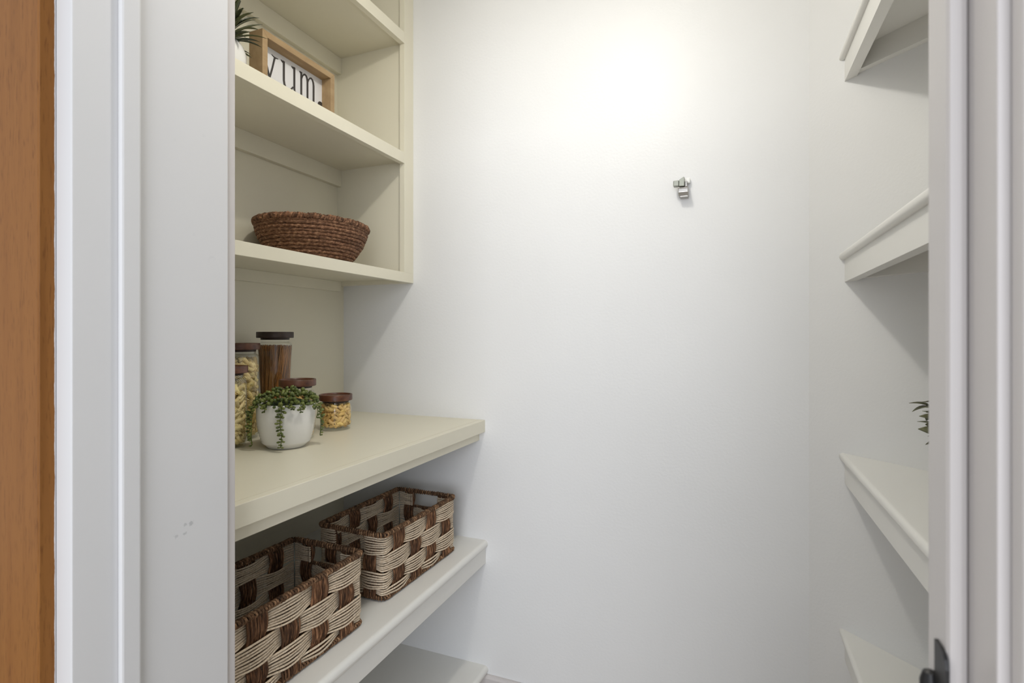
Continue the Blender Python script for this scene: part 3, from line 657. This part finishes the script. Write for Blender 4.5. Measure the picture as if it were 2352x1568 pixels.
# ================================================================== WOVEN BASKETS
def basket(label):
    W, L, Hh = 0.222, 0.368, 0.172        # size in x, y, z ; local origin = centre of the base
    bk = empty('woven_basket'); tag(bk, label, 'basket', 'two-tone woven storage baskets under the counter')
    hw, hl, rc = W / 2 - 0.006, L / 2 - 0.006, 0.014
    # perimeter path parametrised by length, starting at the corner (+x,-y) going +y
    segs = []
    def arc(cx, cy, a0):
        return [(cx + rc * math.cos(a0 + PI / 2 * i / 4), cy + rc * math.sin(a0 + PI / 2 * i / 4)) for i in range(5)]
    loop = []
    def line(p, q, n): return [(p[0] + (q[0] - p[0]) * i / n, p[1] + (q[1] - p[1]) * i / n) for i in range(1, n)]
    A1 = arc(hw - rc, hl - rc, 0); A2 = arc(-hw + rc, hl - rc, PI / 2); A3 = arc(-hw + rc, -hl + rc, PI); A4 = arc(hw - rc, -hl + rc, 1.5 * PI)
    NL, NS = 40, 26
    loop = line(A4[-1], A1[0], NL) + A1 + line(A1[-1], A2[0], NS) + A2 + line(A2[-1], A3[0], NL) + A3 + line(A3[-1], A4[0], NS) + A4
    loop = np.array(loop); n = len(loop)
    nxt = np.roll(loop, -1, 0) - np.roll(loop, 1, 0); nrm = np.stack([nxt[:, 1], -nxt[:, 0]], 1); nrm /= np.linalg.norm(nrm, axis=1)[:, None]
    # phase: parity per column. long sides 4 columns, short sides 3
    colx = []                                   # (side, centre coordinate, parity)
    pl = [(-hl + 0.060 + i * (2 * hl - 0.118) / 3) for i in range(4)]
    ps = [(-hw + 0.042 + i * (2 * hw - 0.084) / 2) for i in range(3)]
    def smoothcos(u, cs, pars, ends):
        ks = [ends[0]] + list(cs) + [ends[1]]; vs_ = [0.15] + [1 if p else -1 for p in pars] + [0.15]
        for i in range(len(ks) - 1):
            if ks[i] <= u <= ks[i + 1]:
                t = (u - ks[i]) / (ks[i + 1] - ks[i]); c = (1 - math.cos(PI * t)) / 2; return vs_[i] * (1 - c) + vs_[i + 1] * c
        return 0.15
    LP = [0, 1, 0, 1]; SP = [0, 1, 0]           # parity 0 = type A (upright shows at the top), 1 = type B
    phase = np.zeros(n)
    for i, (x, y) in enumerate(loop):
        if abs(x - hw) < 1e-6: phase[i] = smoothcos(y, pl, LP, (-hl, hl))
        elif abs(x + hw) < 1e-6: phase[i] = smoothcos(y, pl, [0, 1, 0, 1], (-hl, hl))
        elif abs(y - hl) < 1e-6: phase[i] = smoothcos(x, ps, SP, (-hw, hw))
        elif abs(y + hl) < 1e-6: phase[i] = smoothcos(x, ps, [1, 0, 1], (-hw, hw))
        else: phase[i] = 0.15
    AMP = 0.0062
    bands = [(0.160, 0.117, 1), (0.115, 0.072, -1), (0.070, 0.030, 1), (0.029, 0.011, -1)]   # top z, bottom z, sign
    rr = random.Random(4)
    hole = 0.048                                # half width of the grip openings in the short sides
    for bi, (zt, zb, sg_) in enumerate(bands):
        ns = max(3, round((zt - zb) / 0.0056)); m = MB()
        for k in range(ns):
            f = k / (ns - 1); z = zt - 0.0026 - (zt - zb - 0.0052) * f
            off = AMP * phase * sg_ - 0.0002
            under = (phase * sg_ < 0)
            spread = (0.5 - f) * 0.006 * (phase * sg_)
            wob = np.array([0.0005 * math.sin(i * 0.31 + k * 1.9 + bi) for i in range(n)])
            Px = loop[:, 0] + nrm[:, 0] * off; Py = loop[:, 1] + nrm[:, 1] * off; Pz = z + spread + wob
            P = np.stack([Px, Py, Pz], 1); tint = rr.uniform(0.86, 1.08)
            cut = bi == 0
            if cut:                             # top band stops at the openings and folds back
                keep = ~((np.abs(np.abs(loop[:, 1]) - hl) < 1e-6) & (np.abs(loop[:, 0]) < hole))
                i0 = [i for i in range(n) if keep[i] and not keep[i - 1]]
                for st in i0:
                    seq = []; i = st
                    while keep[i % n]: seq.append(i % n); i += 1
                    Q = P[seq]
                    e = 0.004
                    Q = np.vstack([Q[0] + (Q[0] - Q[1]) * 0.1 - np.array([0, np.sign(Q[0][1]) * e, 0]), Q, Q[-1] - np.array([0, np.sign(Q[-1][1]) * e, 0])])
                    m.add(*tube_data(Q, 0.00232, 6, False, lobes=2, twist=900, amp=0.12), tint)
            else:
                m.add(*tube_data(P, 0.00232, 6, True, lobes=2, twist=900, amp=0.12), tint)
        m.build('pale_band', M['paper'], bk)
    # upright seagrass ribbons
    def ribbon(x, y, nx, ny, par, ztop, half):
        m = MB(); ns = max(5, int(half * 2 / 0.0036)); tx, ty = -ny, nx
        zs = np.linspace(0.004, ztop, 26)
        keysA = [(0.0, 0.3), (0.020, -1), (0.050, 1), (0.0935, -1), (0.140, 1), (0.168, 0.5)]
        keysB = [(0.0, 0.3), (0.014, 1), (0.050, -1), (0.0935, 1), (0.1385, -1), (0.168, 0.5)]
        ks = keysB if par else keysA
        for k in range(ns):
            f = k / (ns - 1) - 0.5; ph = rr.uniform(0, 6); P = []
            for z in zs:
                v = 0
                for (a, va), (b_, vb) in zip(ks, ks[1:]):
                    if a <= z <= b_: t = (z - a) / (b_ - a); c = (1 - math.cos(PI * t)) / 2; v = va * (1 - c) + vb * c
                wdt = half * 2 * (0.95 + 0.05 * v); u = f * wdt + 0.0009 * math.sin(z * 75 + ph)
                d = AMP * 0.75 * v + 0.0010 * math.sin(z * 60 + ph * 2)
                P.append((x + nx * d + tx * u, y + ny * d + ty * u, z))
            m.add(*tube_data(P, rr.uniform(0.0017, 0.0028), 5, False), rr.uniform(0.45, 1.6))
        m.build('dark_upright', M['grassv'], bk)
    for y, p in zip(pl, LP): ribbon(hw, y, 1, 0, p, 0.166, 0.021); ribbon(-hw, y, -1, 0, p, 0.166, 0.021)
    for i, x in enumerate(ps):
        top = 0.118 if i == 1 else 0.166
        ribbon(x, hl, 0, 1, SP[i], top, 0.017); ribbon(x, -hl, 0, -1, 1 - SP[i], top, 0.017)
    # wrapped rims: a core cord with tight seagrass turns
    def wrap(P, name, rc_=0.0040, pitch=0.0060, rs=0.0022, closed=True, par=None):
        P = np.array(P); Q = np.vstack([P, P[:1]]) if closed else P
        L_ = np.concatenate([[0], np.cumsum(np.linalg.norm(np.diff(Q, axis=0), axis=1))]); tot = L_[-1]; nt = int(tot / pitch); m = MB()
        def at(s): return np.array([np.interp(s, L_, Q[:, c]) for c in range(3)])
        for t in range(nt):
            s = (t + 0.5) / nt * tot; c = at(s); d = at(min(tot, s + 0.002)) - at(max(0, s - 0.002)); d /= np.linalg.norm(d)
            up = np.array([0, 0, 1.0]); sd = np.cross(d, up); sd /= np.linalg.norm(sd); R_ = rc_ * rr.uniform(0.92, 1.12); sl = rr.uniform(0.45, 0.75)
            ringp = [c + sd * math.cos(b_) * R_ + up * math.sin(b_) * R_ + d * math.cos(b_) * R_ * sl for b_ in np.arange(9) * 2 * PI / 9]
            m.add(*tube_data(ringp, rs * rr.uniform(0.8, 1.1), 6, True), rr.uniform(0.6, 1.5))
        m.add(*tube_data(P, rc_ * 0.9, 6, closed), 0.22)  # core tinted dark: shade between the turns put into its colour
        return m.build(name, M['grassc'], par or bk)
    top = [(x, y, 0.1665) for x, y in loop]
    wrap(top, 'wrapped_rim', 0.0050, 0.0072, 0.0029)
    wrap([(x * 0.995, y * 0.995, 0.0062) for x, y in loop], 'base_cord', 0.0038, 0.0070, 0.0027)
    for s in (-1, 1):
        wrap([(-hole - 0.006 + (2 * hole + 0.012) * i / 8, s * (hl - 0.001), 0.1185) for i in range(9)], 'grip_edge', 0.0030, closed=False)
    # thin wire frame stakes inside and plaited floor
    for x, y in ((hw - 0.010, hl - 0.010), (-hw + 0.010, hl - 0.010), (hw - 0.010, -hl + 0.010), (-hw + 0.010, -hl + 0.010)):
        m = MB(); m.add(*tube_data([(x, y, 0.006), (x, y, 0.163)], 0.0015, 6)); m.build('wire_stake', M['greymetal'], bk)
    m = MB()
    k = -hw + 0.004
    while k < hw - 0.002:
        P = [(k, -hl + 0.004 + (2 * hl - 0.008) * i / 30, 0.006 + 0.0015 * math.sin(i * 0.9 + (0 if int(k * 90) % 2 else PI))) for i in range(31)]
        m.add(*tube_data(P, 0.0029, 5), rr.uniform(0.6, 1.1)); k += 0.0056
    m.build('woven_base', M['grassc'], bk)
    return bk
b2 = basket('woven basket of pale and brown bands standing near the back wall, farther one')
b2.location = (-0.912, 1.315, A(-0.6728) + 0.0003); b2.rotation_euler = (R(0.45), 0, R(-1.6))
b1 = copy_tree(b2); b1['label'] = 'nearer two-tone woven basket, cut off by the left door frame and bottom edge'
b1.location = (-0.909, 0.857, A(-0.6728) - 0.0033)
b1.rotation_euler = (R(0.45), 0, R(-1.6))
bpy.context.view_layer.update()
